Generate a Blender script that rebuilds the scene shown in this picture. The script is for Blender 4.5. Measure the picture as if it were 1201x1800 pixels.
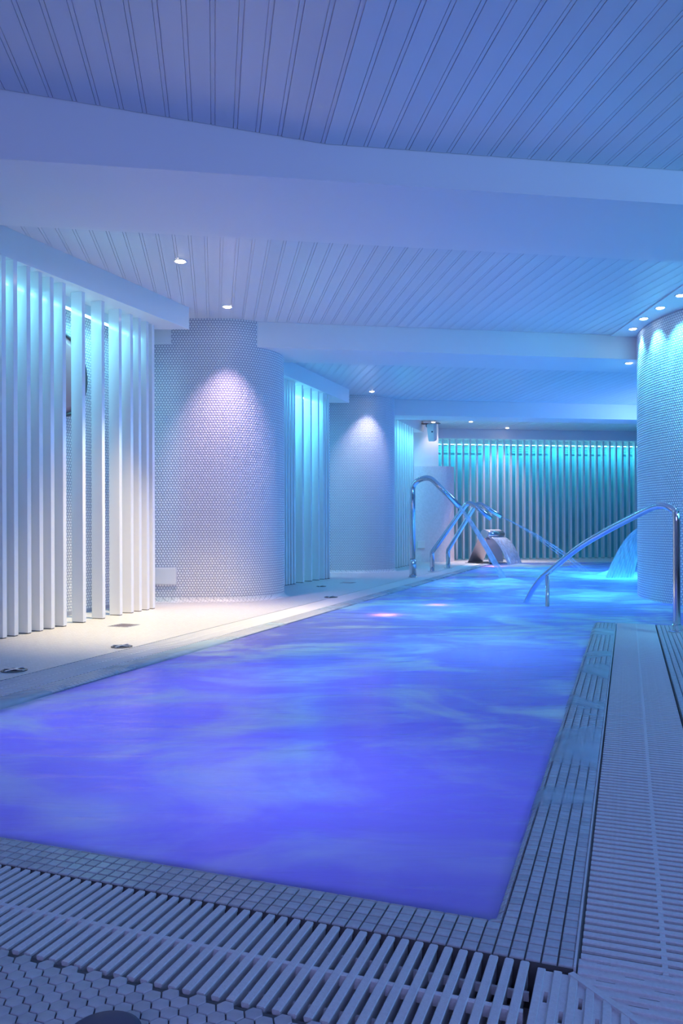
import bpy, math, random
import numpy as np
from mathutils import Vector, Matrix, noise as mnoise

random.seed(7)
S = bpy.context.scene
COL = S.collection
for o in list(bpy.data.objects):
    bpy.data.objects.remove(o)

# ------------------------------------------------------------------ camera
CH = 0.75                      # height of the camera above the deck
FOC = 1380.0                   # focal length in pixels of the 1201 x 1800 frame
HOR = 922.0
ROLL = math.radians(0.2)
cam_d = bpy.data.cameras.new('camera')
cam = bpy.data.objects.new('camera', cam_d)
COL.objects.link(cam)
cam_d.sensor_fit = 'VERTICAL'
cam_d.sensor_height = 36.0
cam_d.lens = FOC / 1800 * 36
cam_d.shift_y = (HOR - 900) / 1800
cam_d.clip_start = 0.02
cam.matrix_world = Matrix.Translation((0, 0, CH)) @ Matrix.Rotation(math.radians(90), 4, 'X') @ Matrix.Rotation(-ROLL, 4, 'Z')
S.camera = cam

# ------------------------------------------------------------------ exposure, world
S.view_settings.view_transform = 'Standard'
S.view_settings.look = 'None'
S.view_settings.gamma = 1
S.view_settings.use_curve_mapping = False
S.view_settings.exposure = 0.12
W = bpy.data.worlds.new('world'); S.world = W
W.use_nodes = True
W.node_tree.nodes['Background'].inputs[0].default_value = (0.10, 0.16, 0.5, 1)
W.node_tree.nodes['Background'].inputs[1].default_value = 0.3


def area(name, loc, aim, color, watts, sx, sy=None, spread=180, parent=None):
    d = bpy.data.lights.new(name, 'AREA')
    d.shape = 'RECTANGLE' if sy else 'DISK'
    d.size = sx
    if sy:
        d.size_y = sy
    d.energy = watts
    d.color = color
    d.spread = math.radians(spread)
    o = bpy.data.objects.new(name, d)
    COL.objects.link(o)
    o.location = loc
    v = Vector(aim) - Vector(loc)
    o.rotation_euler = v.to_track_quat('-Z', 'Y').to_euler()
    return o


# large fill lights, unseen, added out of frame to brighten the room in blue
area('fill_light', (-0.4, -2.3, 1.7), (-0.2, 3.0, 2.9), (0.36, 0.41, 1.0), 56, 2.6, 0.5)
area('fill_light', (5.2, 3.8, 1.5), (1.6, 6.6, 2.7), (0.05, 0.50, 1.0), 72, 1.6, 0.6)
area('fill_light', (3.6, 0.6, 2.2), (-1.5, 7.0, 1.9), (0.24, 0.44, 1.0), 40, 1.2, 0.4)
area('fill_light', (5.6, 12.2, 2.4), (2.0, 11.5, 1.5), (0.20, 0.42, 1.0), 44, 1.4, 0.6)
area('deck_lamp', (2.75, 5.3, 2.70), (2.55, 5.2, 0), (0.20, 0.68, 1.0), 26, 0.25, spread=110)
# under-water lamps on the floor of the pool, shining up through the milky water
VIO, BLU, CYA = (0.25, 0.27, 1.0), (0.12, 0.52, 1.0), (0.05, 0.62, 1.0)
for loc, c, w in [((-0.15, 2.35, -0.85), VIO, 8.5), ((-1.3, 3.0, -0.9), VIO, 7), ((-0.35, 3.9, -0.9), VIO, 10.0),
                  ((0.75, 4.9, -0.9), (0.17, 0.46, 1.0), 13), ((0.9, 7.0, -0.9), BLU, 24), ((2.6, 8.2, -0.9), (0.08, 0.60, 1.0), 24),
                  ((1.9, 10.0, -0.9), BLU, 30), ((4.2, 11.2, -0.9), CYA, 60), ((3.0, 12.9, -0.9), (0.08, 0.5, 1.0), 36),
                  ((6.0, 12.5, -0.9), CYA, 45)]:
    area('underwater_lamp', loc, (loc[0], loc[1], 1), c, w, 0.35)


for px_, py_, w_ in ((2.35 * 0 + .36, 6.62, .9), (2.75, 14.1, 2.5), (.9, 7.4, .5)):
    area('pink_underwater_lamp', (px_, py_, -.10), (px_, py_, 1), (1.0, 0.30, 0.85), w_, 0.10)

# ------------------------------------------------------------------ helpers
def at(px, py, z=0.0):
    """point at height z that a sight line of the survey (photo pixel) meets"""
    u = (px - 600.5) / FOC
    v = (HOR - py) / FOC
    c, s = math.cos(ROLL), math.sin(ROLL)
    U, V = u * c + v * s, -u * s + v * c
    Y = (z - CH) / V
    return Vector((U * Y, Y, z))


TH = math.radians(20.05)
CT, ST = math.cos(TH), math.sin(TH)
BE = math.radians(9.2)
CB, SB = math.cos(BE), math.sin(BE)


def pool(a, b, z=0.0):         # pool frame (a to the right, b away) -> world
    return Vector((CT * a + ST * b, -ST * a + CT * b, z))


def bld(p, q, z=0.0):          # frame of the beams (p along, q across) -> world
    return Vector((CB * p - SB * q, SB * p + CB * q, z))


MPOOL = Matrix.Rotation(-TH, 4, 'Z')
MBLD = Matrix.Rotation(BE, 4, 'Z')


def mesh_of(verts, faces, smooth=False):
    me = bpy.data.meshes.new('m')
    me.from_pydata([tuple(v) for v in verts], [], faces)
    me.update()
    if smooth:
        me.polygons.foreach_set('use_smooth', [True] * len(me.polygons))
    return me


def put(name, me, m=None, parent=None, loc=None, mat=None):
    o = bpy.data.objects.new(name, me)
    COL.objects.link(o)
    if m is not None and not me.materials:
        me.materials.append(m)
    if parent is not None:
        o.parent = parent
    if mat is not None:
        o.matrix_local = mat
    if loc is not None:
        o.location = loc
    return o


def thing(name, label, cat, loc=(0, 0, 0), rz=0.0, group=None):
    o = bpy.data.objects.new(name, None)
    COL.objects.link(o)
    o.empty_display_size = 0.1
    o.location = loc
    o.rotation_euler = (0, 0, rz)
    o['label'] = label
    o['category'] = cat
    if group:
        o['group'] = group
    return o


def tag(o, label=None, cat=None, group=None, kind=None):
    if label: o['label'] = label
    if cat: o['category'] = cat
    if group: o['group'] = group
    if kind: o['kind'] = kind
    return o


def box_vf(x0, x1, y0, y1, z0, z1, bev=0.0):
    if bev <= 0:
        v = [(x, y, z) for z in (z0, z1) for x, y in ((x0, y0), (x1, y0), (x1, y1), (x0, y1))]
        f = [(3, 2, 1, 0), (4, 5, 6, 7), (0, 1, 5, 4), (1, 2, 6, 5), (2, 3, 7, 6), (3, 0, 4, 7)]
        return v, f
    b = bev
    rings = []
    for z, i in ((z0, b), (z0 + b, 0), (z1 - b, 0), (z1, b)):
        # octagonal ring: chamfered vertical edges too
        c = b
        rings.append([(x0 + i + c * .6, y0 + i, z), (x1 - i - c * .6, y0 + i, z), (x1 - i, y0 + i + c * .6, z), (x1 - i, y1 - i - c * .6, z),
                      (x1 - i - c * .6, y1 - i, z), (x0 + i + c * .6, y1 - i, z), (x0 + i, y1 - i - c * .6, z), (x0 + i, y0 + i + c * .6, z)])
    v = [p for r in rings for p in r]
    f = [tuple(reversed(range(8))), tuple(range(24, 32))]
    for k in range(3):
        for j in range(8):
            f.append((k * 8 + j, k * 8 + (j + 1) % 8, k * 8 + 8 + (j + 1) % 8, k * 8 + 8 + j))
    return v, f


def box_me(*a, **k):
    return mesh_of(*box_vf(*a, **k))


def prism_vf(poly, z0, z1):
    n = len(poly)
    ar = sum(poly[i][0] * poly[(i + 1) % n][1] - poly[(i + 1) % n][0] * poly[i][1] for i in range(n))
    if ar < 0:
        poly = list(reversed(poly))
    v = [(p[0], p[1], z0) for p in poly] + [(p[0], p[1], z1) for p in poly]
    f = [tuple(reversed(range(n))), tuple(range(n, 2 * n))]
    f += [(i, (i + 1) % n, n + (i + 1) % n, n + i) for i in range(n)]
    return v, f


def prism(name, poly, z0, z1, m, parent=None):
    return put(name, mesh_of(*prism_vf([tuple(p)[:2] for p in poly], z0, z1)), m, parent)


class MB:
    """collects shapes that belong to ONE part"""
    def __init__(self): self.v, self.f = [], []

    def add(self, vf, M=None):
        v, f = vf
        k = len(self.v)
        self.v += [tuple(M @ Vector(p)) if M is not None else tuple(p) for p in v]
        self.f += [tuple(i + k for i in q) for q in f]
        return self

    def build(self, name, m, parent=None, smooth=False):
        return put(name, mesh_of(self.v, self.f, smooth), m, parent)


def fillet(pts, rads, n=8):
    """polyline with rounded corners"""
    out = [Vector(pts[0])]
    for i in range(1, len(pts) - 1):
        p, a, b = Vector(pts[i]), Vector(pts[i - 1]), Vector(pts[i + 1])
        r = rads[i - 1]
        u, w = (a - p).normalized(), (b - p).normalized()
        ang = u.angle(w)
        t = min(r / math.tan(ang / 2), (a - p).length * .49, (b - p).length * .49)
        p0, p1 = p + u * t, p + w * t
        for k in range(n + 1):
            s = k / n
            out.append(p0 * (1 - s) ** 2 + p * 2 * s * (1 - s) + p1 * s * s)
    out.append(Vector(pts[-1]))
    return out


def tube_vf(pts, rad, seg=16, caps=True):
    pts = [Vector(p) for p in pts]
    n = len(pts)
    rs = rad if isinstance(rad, (list, tuple)) else [rad] * n
    v, f = [], []
    t0 = (pts[1] - pts[0]).normalized()
    up = Vector((0, 0, 1)) if abs(t0.z) < .9 else Vector((1, 0, 0))
    nrm = (up - t0 * up.dot(t0)).normalized()
    for i, p in enumerate(pts):
        t = (pts[min(i + 1, n - 1)] - pts[max(i - 1, 0)]).normalized()
        nrm = (nrm - t * nrm.dot(t)).normalized()
        bi = t.cross(nrm)
        for k in range(seg):
            a = 2 * math.pi * k / seg
            v.append(p + (nrm * math.cos(a) + bi * math.sin(a)) * rs[i])
    for i in range(n - 1):
        for k in range(seg):
            f.append((i * seg + k, i * seg + (k + 1) % seg, (i + 1) * seg + (k + 1) % seg, (i + 1) * seg + k))
    if caps:
        f.append(tuple(reversed(range(seg))))
        f.append(tuple(range((n - 1) * seg, n * seg)))
    return v, f


def lathe_vf(prof, seg=24, cap=True):
    v, f = [], []
    for r, z in prof:
        for k in range(seg):
            a = 2 * math.pi * k / seg
            v.append((r * math.cos(a), r * math.sin(a), z))
    n = len(prof)
    for i in range(n - 1):
        for k in range(seg):
            f.append((i * seg + k, i * seg + (k + 1) % seg, (i + 1) * seg + (k + 1) % seg, (i + 1) * seg + k))
    if cap:
        f.append(tuple(reversed(range(seg))))
        f.append(tuple(range((n - 1) * seg, n * seg)))
    return v, f


def merged(name, tv, tf, mats, m, parent=None):
    """one mesh of many copies of a small template; mats: array (n,4,4)"""
    tv = np.array(tv, dtype=np.float64)
    M = np.array(mats, dtype=np.float64)
    n, k = len(M), len(tv)
    h = np.concatenate([tv, np.ones((k, 1))], 1)
    V = np.einsum('nij,kj->nki', M[:, :3, :], h).reshape(-1, 3).astype(np.float32)
    sizes = [len(q) for q in tf]
    flat = np.array([i for q in tf for i in q], dtype=np.int32)
    L = len(flat)
    loops = (flat[None, :] + (np.arange(n, dtype=np.int32) * k)[:, None]).ravel()
    starts1 = np.cumsum([0] + sizes[:-1]).astype(np.int32)
    starts = (starts1[None, :] + (np.arange(n, dtype=np.int32) * L)[:, None]).ravel()
    me = bpy.data.meshes.new('m')
    me.vertices.add(len(V)); me.vertices.foreach_set('co', V.ravel())
    me.loops.add(len(loops)); me.loops.foreach_set('vertex_index', loops)
    me.polygons.add(len(starts)); me.polygons.foreach_set('loop_start', starts)
    me.update(calc_edges=True)
    o = put(name, me, m, parent)
    o['kind'] = 'stuff'
    return o


# ------------------------------------------------------------------ materials
def mat(name, col=(.8, .8, .8), rough=.5, metal=0.0, spec=.5, bump=None, var=None, coat=0.0):
    m = bpy.data.materials.new(name)
    m.use_nodes = True
    nt = m.node_tree
    b = nt.nodes['Principled BSDF']
    b.inputs['Base Color'].default_value = (*col, 1)
    b.inputs['Roughness'].default_value = rough
    b.inputs['Metallic'].default_value = metal
    b.inputs['Specular IOR Level'].default_value = spec
    b.inputs['Coat Weight'].default_value = coat
    tc = nt.nodes.new('ShaderNodeTexCoord')
    if bump:
        n = nt.nodes.new('ShaderNodeTexNoise'); n.inputs['Scale'].default_value = bump[0]; n.inputs['Detail'].default_value = 3
        bp = nt.nodes.new('ShaderNodeBump'); bp.inputs['Strength'].default_value = bump[1]; bp.inputs['Distance'].default_value = bump[2]
        nt.links.new(tc.outputs['Object'], n.inputs['Vector'])
        nt.links.new(n.outputs['Fac'], bp.inputs['Height'])
        nt.links.new(bp.outputs['Normal'], b.inputs['Normal'])
    if var:
        n = nt.nodes.new('ShaderNodeTexNoise'); n.inputs['Scale'].default_value = var[0]; n.inputs['Detail'].default_value = 4
        r = nt.nodes.new('ShaderNodeValToRGB')
        r.color_ramp.elements[0].position = .3; r.color_ramp.elements[1].position = .7
        r.color_ramp.elements[0].color = (*[c * (1 - var[1]) for c in col], 1)
        r.color_ramp.elements[1].color = (*[min(1, c * (1 + var[1])) for c in col], 1)
        nt.links.new(tc.outputs['Object'], n.inputs['Vector'])
        nt.links.new(n.outputs['Fac'], r.inputs['Fac'])
        nt.links.new(r.outputs['Color'], b.inputs['Base Color'])
    return m


def emat(name, col, strength):
    m = bpy.data.materials.new(name)
    m.use_nodes = True
    b = m.node_tree.nodes['Principled BSDF']
    b.inputs['Base Color'].default_value = (*col, 1)
    b.inputs['Emission Color'].default_value = (*col, 1)
    b.inputs['Emission Strength'].default_value = strength
    return m


def random_tint(m, amount):
    """per-object brightness variation of alike pieces"""
    nt = m.node_tree
    b = nt.nodes['Principled BSDF']
    oi = nt.nodes.new('ShaderNodeObjectInfo')
    mr = nt.nodes.new('ShaderNodeMapRange')
    mr.inputs['To Min'].default_value = 1 - amount; mr.inputs['To Max'].default_value = 1 + amount
    mx = nt.nodes.new('ShaderNodeVectorMath'); mx.operation = 'SCALE'
    nt.links.new(oi.outputs['Random'], mr.inputs['Value'])
    src = b.inputs['Base Color']
    if src.is_linked:
        nt.links.new(src.links[0].from_socket, mx.inputs[0])
    else:
        mx.inputs[0].default_value = src.default_value[:3]
    nt.links.new(mr.outputs['Result'], mx.inputs['Scale'])
    nt.links.new(mx.outputs['Vector'], src)
    return m


M_PLASTER = mat('painted_plaster', (.80, .80, .82), .55, bump=(35, .08, .002))
M_BOARD = random_tint(mat('lacquered_board', (.72, .73, .77), .34, spec=.5, bump=(6, .05, .004)), .03)
M_SLAT = mat('white_lacquer', (.84, .85, .87), .16, spec=.5)
M_TILE = mat('glazed_penny_tile', (.86, .86, .89), .22, spec=.6)
M_GROUT_W = mat('wall_grout', (.40, .41, .50), .8)
M_HEX = random_tint(mat('hex_floor_tile', (.40, .41, .45), .35, bump=(60, .12, .002), var=(45, .08)), .10)
M_GROUT = mat('dark_grout', (.09, .088, .095), .85)
M_SQ = random_tint(mat('square_mosaic_tile', (.42, .44, .47), .22, bump=(50, .15, .002), var=(60, .10)), .10)
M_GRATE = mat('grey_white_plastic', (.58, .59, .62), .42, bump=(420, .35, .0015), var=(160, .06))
M_GRATE_LIT = mat('grating_plastic_lit', (.80, .80, .82), .4)  # same plastic as the near grating, stronger light on the left put into colour
M_CHAN_LIT = mat('channel_lit', (.5, .5, .52), .7)  # left gutter's channel, lightened in colour for the brighter light there
M_SQ_LIT = mat('square_mosaic_lit', (.62, .62, .66), .25)  # left coping tile, its brighter lighting painted in
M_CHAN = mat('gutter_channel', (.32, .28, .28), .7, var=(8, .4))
M_BASIN = mat('basin_render', (.6, .7, .85), .7)
M_STEEL = mat('polished_steel', (.70, .71, .74), .10, metal=1.0)
M_BRUSH = mat('brushed_steel', (.78, .66, .68), .42, metal=.7, bump=(90, .05, .001))
M_WHITE = mat('white_plastic', (.72, .72, .74), .4)
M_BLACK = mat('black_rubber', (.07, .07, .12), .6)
M_DARK = mat('dark_metal', (.12, .12, .13), .35, metal=.8)
M_REFLECTION = mat('rosy_reflection', (.42, .22, .25), .35)  # warm reflection in the mirror put into a plain colour
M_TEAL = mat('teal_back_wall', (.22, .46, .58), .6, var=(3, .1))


def mosaic_mat(name, tile, grout, pitch, rot, mortar=.06):
    m = mat(name, tile, .35)
    nt = m.node_tree
    b = nt.nodes['Principled BSDF']
    tc = nt.nodes.new('ShaderNodeTexCoord')
    mp = nt.nodes.new('ShaderNodeMapping'); mp.inputs['Rotation'].default_value = (0, 0, rot)
    br = nt.nodes.new('ShaderNodeTexBrick')
    br.offset = 0; br.squash = 1
    br.inputs['Color1'].default_value = (*tile, 1)
    br.inputs['Color2'].default_value = (*[c * .93 for c in tile], 1)
    br.inputs['Mortar'].default_value = (*grout, 1)
    br.inputs['Scale'].default_value = 1.0
    br.inputs['Mortar Size'].default_value = pitch * mortar
    br.inputs['Mortar Smooth'].default_value = .2
    br.inputs['Brick Width'].default_value = pitch
    br.inputs['Row Height'].default_value = pitch
    nt.links.new(tc.outputs['Object'], mp.inputs['Vector'])
    nt.links.new(mp.outputs['Vector'], br.inputs['Vector'])
    nt.links.new(br.outputs['Color'], b.inputs['Base Color'])
    bp = nt.nodes.new('ShaderNodeBump'); bp.inputs['Strength'].default_value = .4; bp.inputs['Distance'].default_value = .0015; bp.invert = True
    nt.links.new(br.outputs['Fac'], bp.inputs['Height'])
    nt.links.new(bp.outputs['Normal'], b.inputs['Normal'])
    return m


M_DECK = mosaic_mat('deck_mosaic', (.80, .79, .80), (.42, .42, .46), .0275, TH)


def water_mat():
    m = bpy.data.materials.new('bubbling_pool_water')
    m.use_nodes = True
    nt = m.node_tree
    nd, lk = nt.nodes, nt.links
    nd.remove(nd['Principled BSDF'])
    out = nd['Material Output']
    tc = nd.new('ShaderNodeTexCoord')
    mp = nd.new('ShaderNodeMapping'); mp.inputs['Rotation'].default_value = (0, 0, .15); mp.inputs['Scale'].default_value = (1.0, 1.35, 1)
    lk.new(tc.outputs['Object'], mp.inputs['Vector'])
    n1 = nd.new('ShaderNodeTexNoise'); n1.inputs['Scale'].default_value = .95; n1.inputs['Detail'].default_value = 7
    n1.inputs['Roughness'].default_value = .52; n1.inputs['Distortion'].default_value = 1.7
    lk.new(mp.outputs['Vector'], n1.inputs['Vector'])
    # thin drawn-out streaks
    mp2 = nd.new('ShaderNodeMapping'); mp2.inputs['Rotation'].default_value = (0, 0, .12); mp2.inputs['Scale'].default_value = (1.0, 3.2, 1)
    lk.new(tc.outputs['Object'], mp2.inputs['Vector'])
    n2 = nd.new('ShaderNodeTexNoise'); n2.inputs['Scale'].default_value = 2.2; n2.inputs['Detail'].default_value = 5; n2.inputs['Distortion'].default_value = .6
    lk.new(mp2.outputs['Vector'], n2.inputs['Vector'])
    mixn = nd.new('ShaderNodeMix'); mixn.data_type = 'FLOAT'; mixn.inputs[0].default_value = .18
    lk.new(n1.outputs['Fac'], mixn.inputs[2]); lk.new(n2.outputs['Fac'], mixn.inputs[3])
    foam = nd.new('ShaderNodeMapRange'); foam.interpolation_type = 'SMOOTHSTEP'
    foam.inputs['From Min'].default_value = .43; foam.inputs['From Max'].default_value = .70
    lk.new(mixn.outputs[0], foam.inputs['Value'])
    # the near bay holds less foam
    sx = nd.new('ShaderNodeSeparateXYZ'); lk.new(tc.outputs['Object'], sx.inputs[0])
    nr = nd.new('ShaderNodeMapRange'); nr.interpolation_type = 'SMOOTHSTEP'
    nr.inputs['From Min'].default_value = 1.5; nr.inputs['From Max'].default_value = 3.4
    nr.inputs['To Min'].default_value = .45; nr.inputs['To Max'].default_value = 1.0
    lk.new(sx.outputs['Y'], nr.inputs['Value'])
    mul = nd.new('ShaderNodeMath'); mul.operation = 'MULTIPLY'
    lk.new(foam.outputs['Result'], mul.inputs[0]); lk.new(nr.outputs['Result'], mul.inputs[1])
    # churned white water where the falls and jets strike
    acc = mul
    for c_, r_, a_ in (((3.75, 11.3, 0), 1.5, .95), ((2.2, 10.5, 0), .5, .7), ((3.4, 14.2, 0), .9, .7)):
        ds = nd.new('ShaderNodeVectorMath'); ds.operation = 'DISTANCE'; ds.inputs[1].default_value = c_
        lk.new(tc.outputs['Object'], ds.inputs[0])
        rr_ = nd.new('ShaderNodeMapRange'); rr_.interpolation_type = 'SMOOTHSTEP'
        rr_.inputs['From Min'].default_value = r_; rr_.inputs['From Max'].default_value = r_ * .15
        rr_.inputs['To Min'].default_value = 0; rr_.inputs['To Max'].default_value = a_ * 1.7
        lk.new(ds.outputs['Value'], rr_.inputs['Value'])
        mm = nd.new('ShaderNodeMath'); mm.operation = 'MULTIPLY_ADD'; mm.use_clamp = True
        lk.new(rr_.outputs['Result'], mm.inputs[0]); lk.new(n2.outputs['Fac'], mm.inputs[1]); lk.new(acc.outputs[0], mm.inputs[2])
        acc = mm
    mul = acc
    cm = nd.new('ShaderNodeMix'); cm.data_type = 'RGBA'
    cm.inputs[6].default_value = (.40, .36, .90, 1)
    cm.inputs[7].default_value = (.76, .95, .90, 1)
    lk.new(mul.outputs[0], cm.inputs[0])
    dif = nd.new('ShaderNodeBsdfDiffuse'); tr = nd.new('ShaderNodeBsdfTranslucent'); gl = nd.new('ShaderNodeBsdfGlossy')
    lk.new(cm.outputs[2], dif.inputs['Color']); lk.new(cm.outputs[2], tr.inputs['Color'])
    gl.inputs['Roughness'].default_value = .22
    bp = nd.new('ShaderNodeBump'); bp.inputs['Strength'].default_value = .35; bp.inputs['Distance'].default_value = .03
    lk.new(n2.outputs['Fac'], bp.inputs['Height'])
    lk.new(bp.outputs['Normal'], gl.inputs['Normal'])
    m1 = nd.new('ShaderNodeMixShader')
    fd = nd.new('ShaderNodeMapRange'); fd.inputs['To Min'].default_value = .30; fd.inputs['To Max'].default_value = .62
    lk.new(mul.outputs[0], fd.inputs['Value']); lk.new(fd.outputs['Result'], m1.inputs[0])
    lk.new(tr.outputs[0], m1.inputs[1]); lk.new(dif.outputs[0], m1.inputs[2])
    fr = nd.new('ShaderNodeFresnel'); fr.inputs['IOR'].default_value = 1.33
    lk.new(bp.outputs['Normal'], fr.inputs['Normal'])
    fm = nd.new('ShaderNodeMath'); fm.operation = 'MULTIPLY'; fm.inputs[1].default_value = .75
    lk.new(fr.outputs[0], fm.inputs[0])
    m2 = nd.new('ShaderNodeMixShader')
    lk.new(fm.outputs[0], m2.inputs[0]); lk.new(m1.outputs[0], m2.inputs[1]); lk.new(gl.outputs[0], m2.inputs[2])
    lk.new(m2.outputs[0], out.inputs['Surface'])
    return m


M_WATER = water_mat()


def spray_mat(name, density, stretch, col=(.75, .88, 1)):
    """falling water: see-through with drawn-out white streaks"""
    m = bpy.data.materials.new(name)
    m.use_nodes = True
    nt = m.node_tree
    nd, lk = nt.nodes, nt.links
    nd.remove(nd['Principled BSDF'])
    tc = nd.new('ShaderNodeTexCoord')
    mp = nd.new('ShaderNodeMapping'); mp.inputs['Scale'].default_value = stretch
    n = nd.new('ShaderNodeTexNoise'); n.inputs['Scale'].default_value = 6; n.inputs['Detail'].default_value = 4
    lk.new(tc.outputs['Object'], mp.inputs['Vector']); lk.new(mp.outputs['Vector'], n.inputs['Vector'])
    mr = nd.new('ShaderNodeMapRange'); mr.inputs['From Min'].default_value = .3; mr.inputs['From Max'].default_value = .7
    mr.inputs['To Min'].default_value = density[0]; mr.inputs['To Max'].default_value = density[1]
    lk.new(n.outputs['Fac'], mr.inputs['Value'])
    df = nd.new('ShaderNodeBsdfDiffuse'); df.inputs['Color'].default_value = (*col, 1)
    tl = nd.new('ShaderNodeBsdfTranslucent'); tl.inputs['Color'].default_value = (*col, 1)
    a = nd.new('ShaderNodeMixShader'); lk.new(df.outputs[0], a.inputs[1]); lk.new(tl.outputs[0], a.inputs[2])
    gl = nd.new('ShaderNodeBsdfGlossy'); gl.inputs['Roughness'].default_value = .15
    g = nd.new('ShaderNodeMixShader'); g.inputs[0].default_value = .12
    lk.new(a.outputs[0], g.inputs[1]); lk.new(gl.outputs[0], g.inputs[2])
    tp = nd.new('ShaderNodeBsdfTransparent')
    b = nd.new('ShaderNodeMixShader')
    lk.new(mr.outputs['Result'], b.inputs[0]); lk.new(tp.outputs[0], b.inputs[1]); lk.new(g.outputs[0], b.inputs[2])
    lk.new(b.outputs[0], nd['Material Output'].inputs['Surface'])
    return m


M_JET = spray_mat('jet_water', (.25, .75), (1, 1, 1))
M_MIST = spray_mat('fine_spray', (.08, .42), (1, 1, 1))
M_FALL = spray_mat('falling_water', (.45, .95), (5, 5, .6))


def film_mat():
    m = spray_mat('overflow_water_film', (0, .8), (1.0, 1.0, 1), (.72, .90, 1.0))
    nt = m.node_tree
    for n in nt.nodes:
        if n.type == 'TEX_NOISE':
            n.inputs['Scale'].default_value = 1.25; n.inputs['Detail'].default_value = 6; n.inputs['Distortion'].default_value = .8
        if n.type == 'MAP_RANGE':
            n.interpolation_type = 'SMOOTHSTEP'
            n.inputs['From Min'].default_value = .40; n.inputs['From Max'].default_value = .66
    return m


M_FILM = film_mat()

# ------------------------------------------------------------------ room shell
A_GUT0, A_GUT1 = -.088, .191        # right gutter
B_GUT0, B_GUT1 = 1.097, 1.380       # front gutter
L_GUT0, L_GUT1 = -2.860, -2.590     # left gutter
B_END = 6.28                        # where the right-hand deck ends at the water
Q_END = 14.43                       # far edge of the pool
WX0, WX1, WY0 = -4.3, 8.6, -2.6     # room limits
ZR = 3.12


def rect(a0, a1, b0, b1):
    return [pool(a0, b0), pool(a1, b0), pool(a1, b1), pool(a0, b1)]


def qline(a, q=Q_END):              # pool-frame b where the line a=const meets the line q
    x0 = pool(a, 0); x1 = pool(a, 1)
    q0 = -SB * x0.x + CB * x0.y; q1 = -SB * x1.x + CB * x1.y
    return (q - q0) / (q1 - q0)


fl_left = tag(prism('floor', rect(-9, L_GUT0, -4.5, 19.5), -1.2, 0, M_DECK), kind='structure')
fl_front = tag(prism('floor', rect(L_GUT0, 8.5, -6.0, B_GUT0), -1.2, -.004, M_GROUT), kind='structure')
fl_right = tag(prism('floor', rect(A_GUT1, 8.5, B_GUT0, B_END), -1.2, -.004, M_GROUT), kind='structure')
pf = [pool(L_GUT0, qline(L_GUT0)), bld(10.8, Q_END), bld(10.8, 18.5), bld(0, 18.5)]
pf[3] = pool(L_GUT0, qline(L_GUT0, 18.5))
fl_far = tag(prism('floor', pf, -1.2, 0, M_DECK), kind='structure')
basin = tag(prism('pool_floor', rect(L_GUT1, 8.5, B_GUT1, 17.5), -1.3, -1.2, M_BASIN), kind='structure')

# gutter channels
for nm, r in (('gutter_channel', rect(L_GUT1, A_GUT1, B_GUT0, B_GUT1)), ('gutter_channel', rect(A_GUT0, A_GUT1, B_GUT1, B_END)),
              ('gutter_channel', rect(L_GUT0, L_GUT1, B_GUT0, qline(L_GUT1)))):
    tag(prism(nm, r, -1.2, -.085, M_CHAN_LIT if r[0].x < -2.2 and r[1].x < -1.9 else M_CHAN), kind='structure')

# ceilings: boards in four bays, beams between them
tag(put('ceiling', box_me(WX0 - .3, WX1 + .6, WY0 - .3, 19.2, ZR, ZR + .1), M_PLASTER), kind='structure')
BW = .110
prof = [(0, 0), (.0870, 0), (.0874, .007), (.0900, .007), (.0904, .0008), (.1066, .0008), (.1070, .007), (.1100, .007), (.1100, .022), (0, .022)]


def board_mesh(length):
    v, f = [], []
    n = len(prof)
    for y in (0, length):
        v += [(x, y, z) for x, z in prof]
    f += [tuple(range(n)), tuple(reversed(range(n, 2 * n)))]
    f += [((i + 1) % n, i, n + i, n + (i + 1) % n) for i in range(n)]
    me = mesh_of(v, f)
    me.materials.append(M_BOARD)
    return me


P_FOLD = .562
Z_C = 2.75
bays = [(-3.0, 3.955, -3.85, 5.0, 2.685), (4.83, 7.765, -4.0, 6.2, Z_C), (8.445, 12.28, -1.5, 8.2, Z_C), (12.79, 15.86, .6, 10.2, Z_C)]
for bi, (q0, q1, p0, p1, z) in enumerate(bays):
    carrier = tag(put('ceiling', box_me(p0, p1, q0 + .01, q1 - .01, ZR - .05, ZR - .002), M_PLASTER, mat=MBLD), kind='structure')
    me = board_mesh(q1 - q0 - .008)
    n = int((p1 - p0) / BW)
    off = (P_FOLD - p0) % BW if bi == 0 else 0
    for k in range(n):
        p = p0 + off + k * BW
        if bi == 0 and p < P_FOLD - .001:
            tilt = math.atan(.093)
            zz = z + (P_FOLD - p) * .093
            M = Matrix.Translation((p, q0 + .004, zz)) @ Matrix.Rotation(tilt, 4, 'Y')
        else:
            M = Matrix.Translation((p, q0 + .004, z))
        put('board', me, None, carrier, mat=M)
ZB = 2.50
for nm, q0, q1, p0, p1 in (('ceiling_beam', 3.955, 4.83, -5.2, 8.2), ('ceiling_beam', 7.765, 8.445, -3.2, 8.4), ('ceiling_beam', 12.28, 12.79, -1.4, 9.0)):
    tag(put(nm, box_me(p0, p1, q0, q1, ZB, ZR), M_PLASTER, mat=MBLD), kind='structure')
tag(put('trim_1', box_me(1.0, 10.6, 15.87, 16.6, 2.55, ZR), M_PLASTER, mat=MBLD), kind='structure')

# soffits over the slat screens
SOF = [('trim_2', [(-1.396, 7.22), (-3.44, 2.44), (-4.2, 2.44), (-4.2, 7.22)]),
       ('trim_3', [(.12, 11.62), (-.66, 9.5), (-1.05, 8.6), (-1.8, 8.6), (-1.8, 11.62)]),
       ('trim_4', [(1.62, 15.4), (.90, 13.35), (.2, 13.1), (.2, 15.4)])]
for nm, poly in SOF:
    tag(prism(nm, poly, 2.55, 2.76, M_PLASTER), kind='structure')
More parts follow.
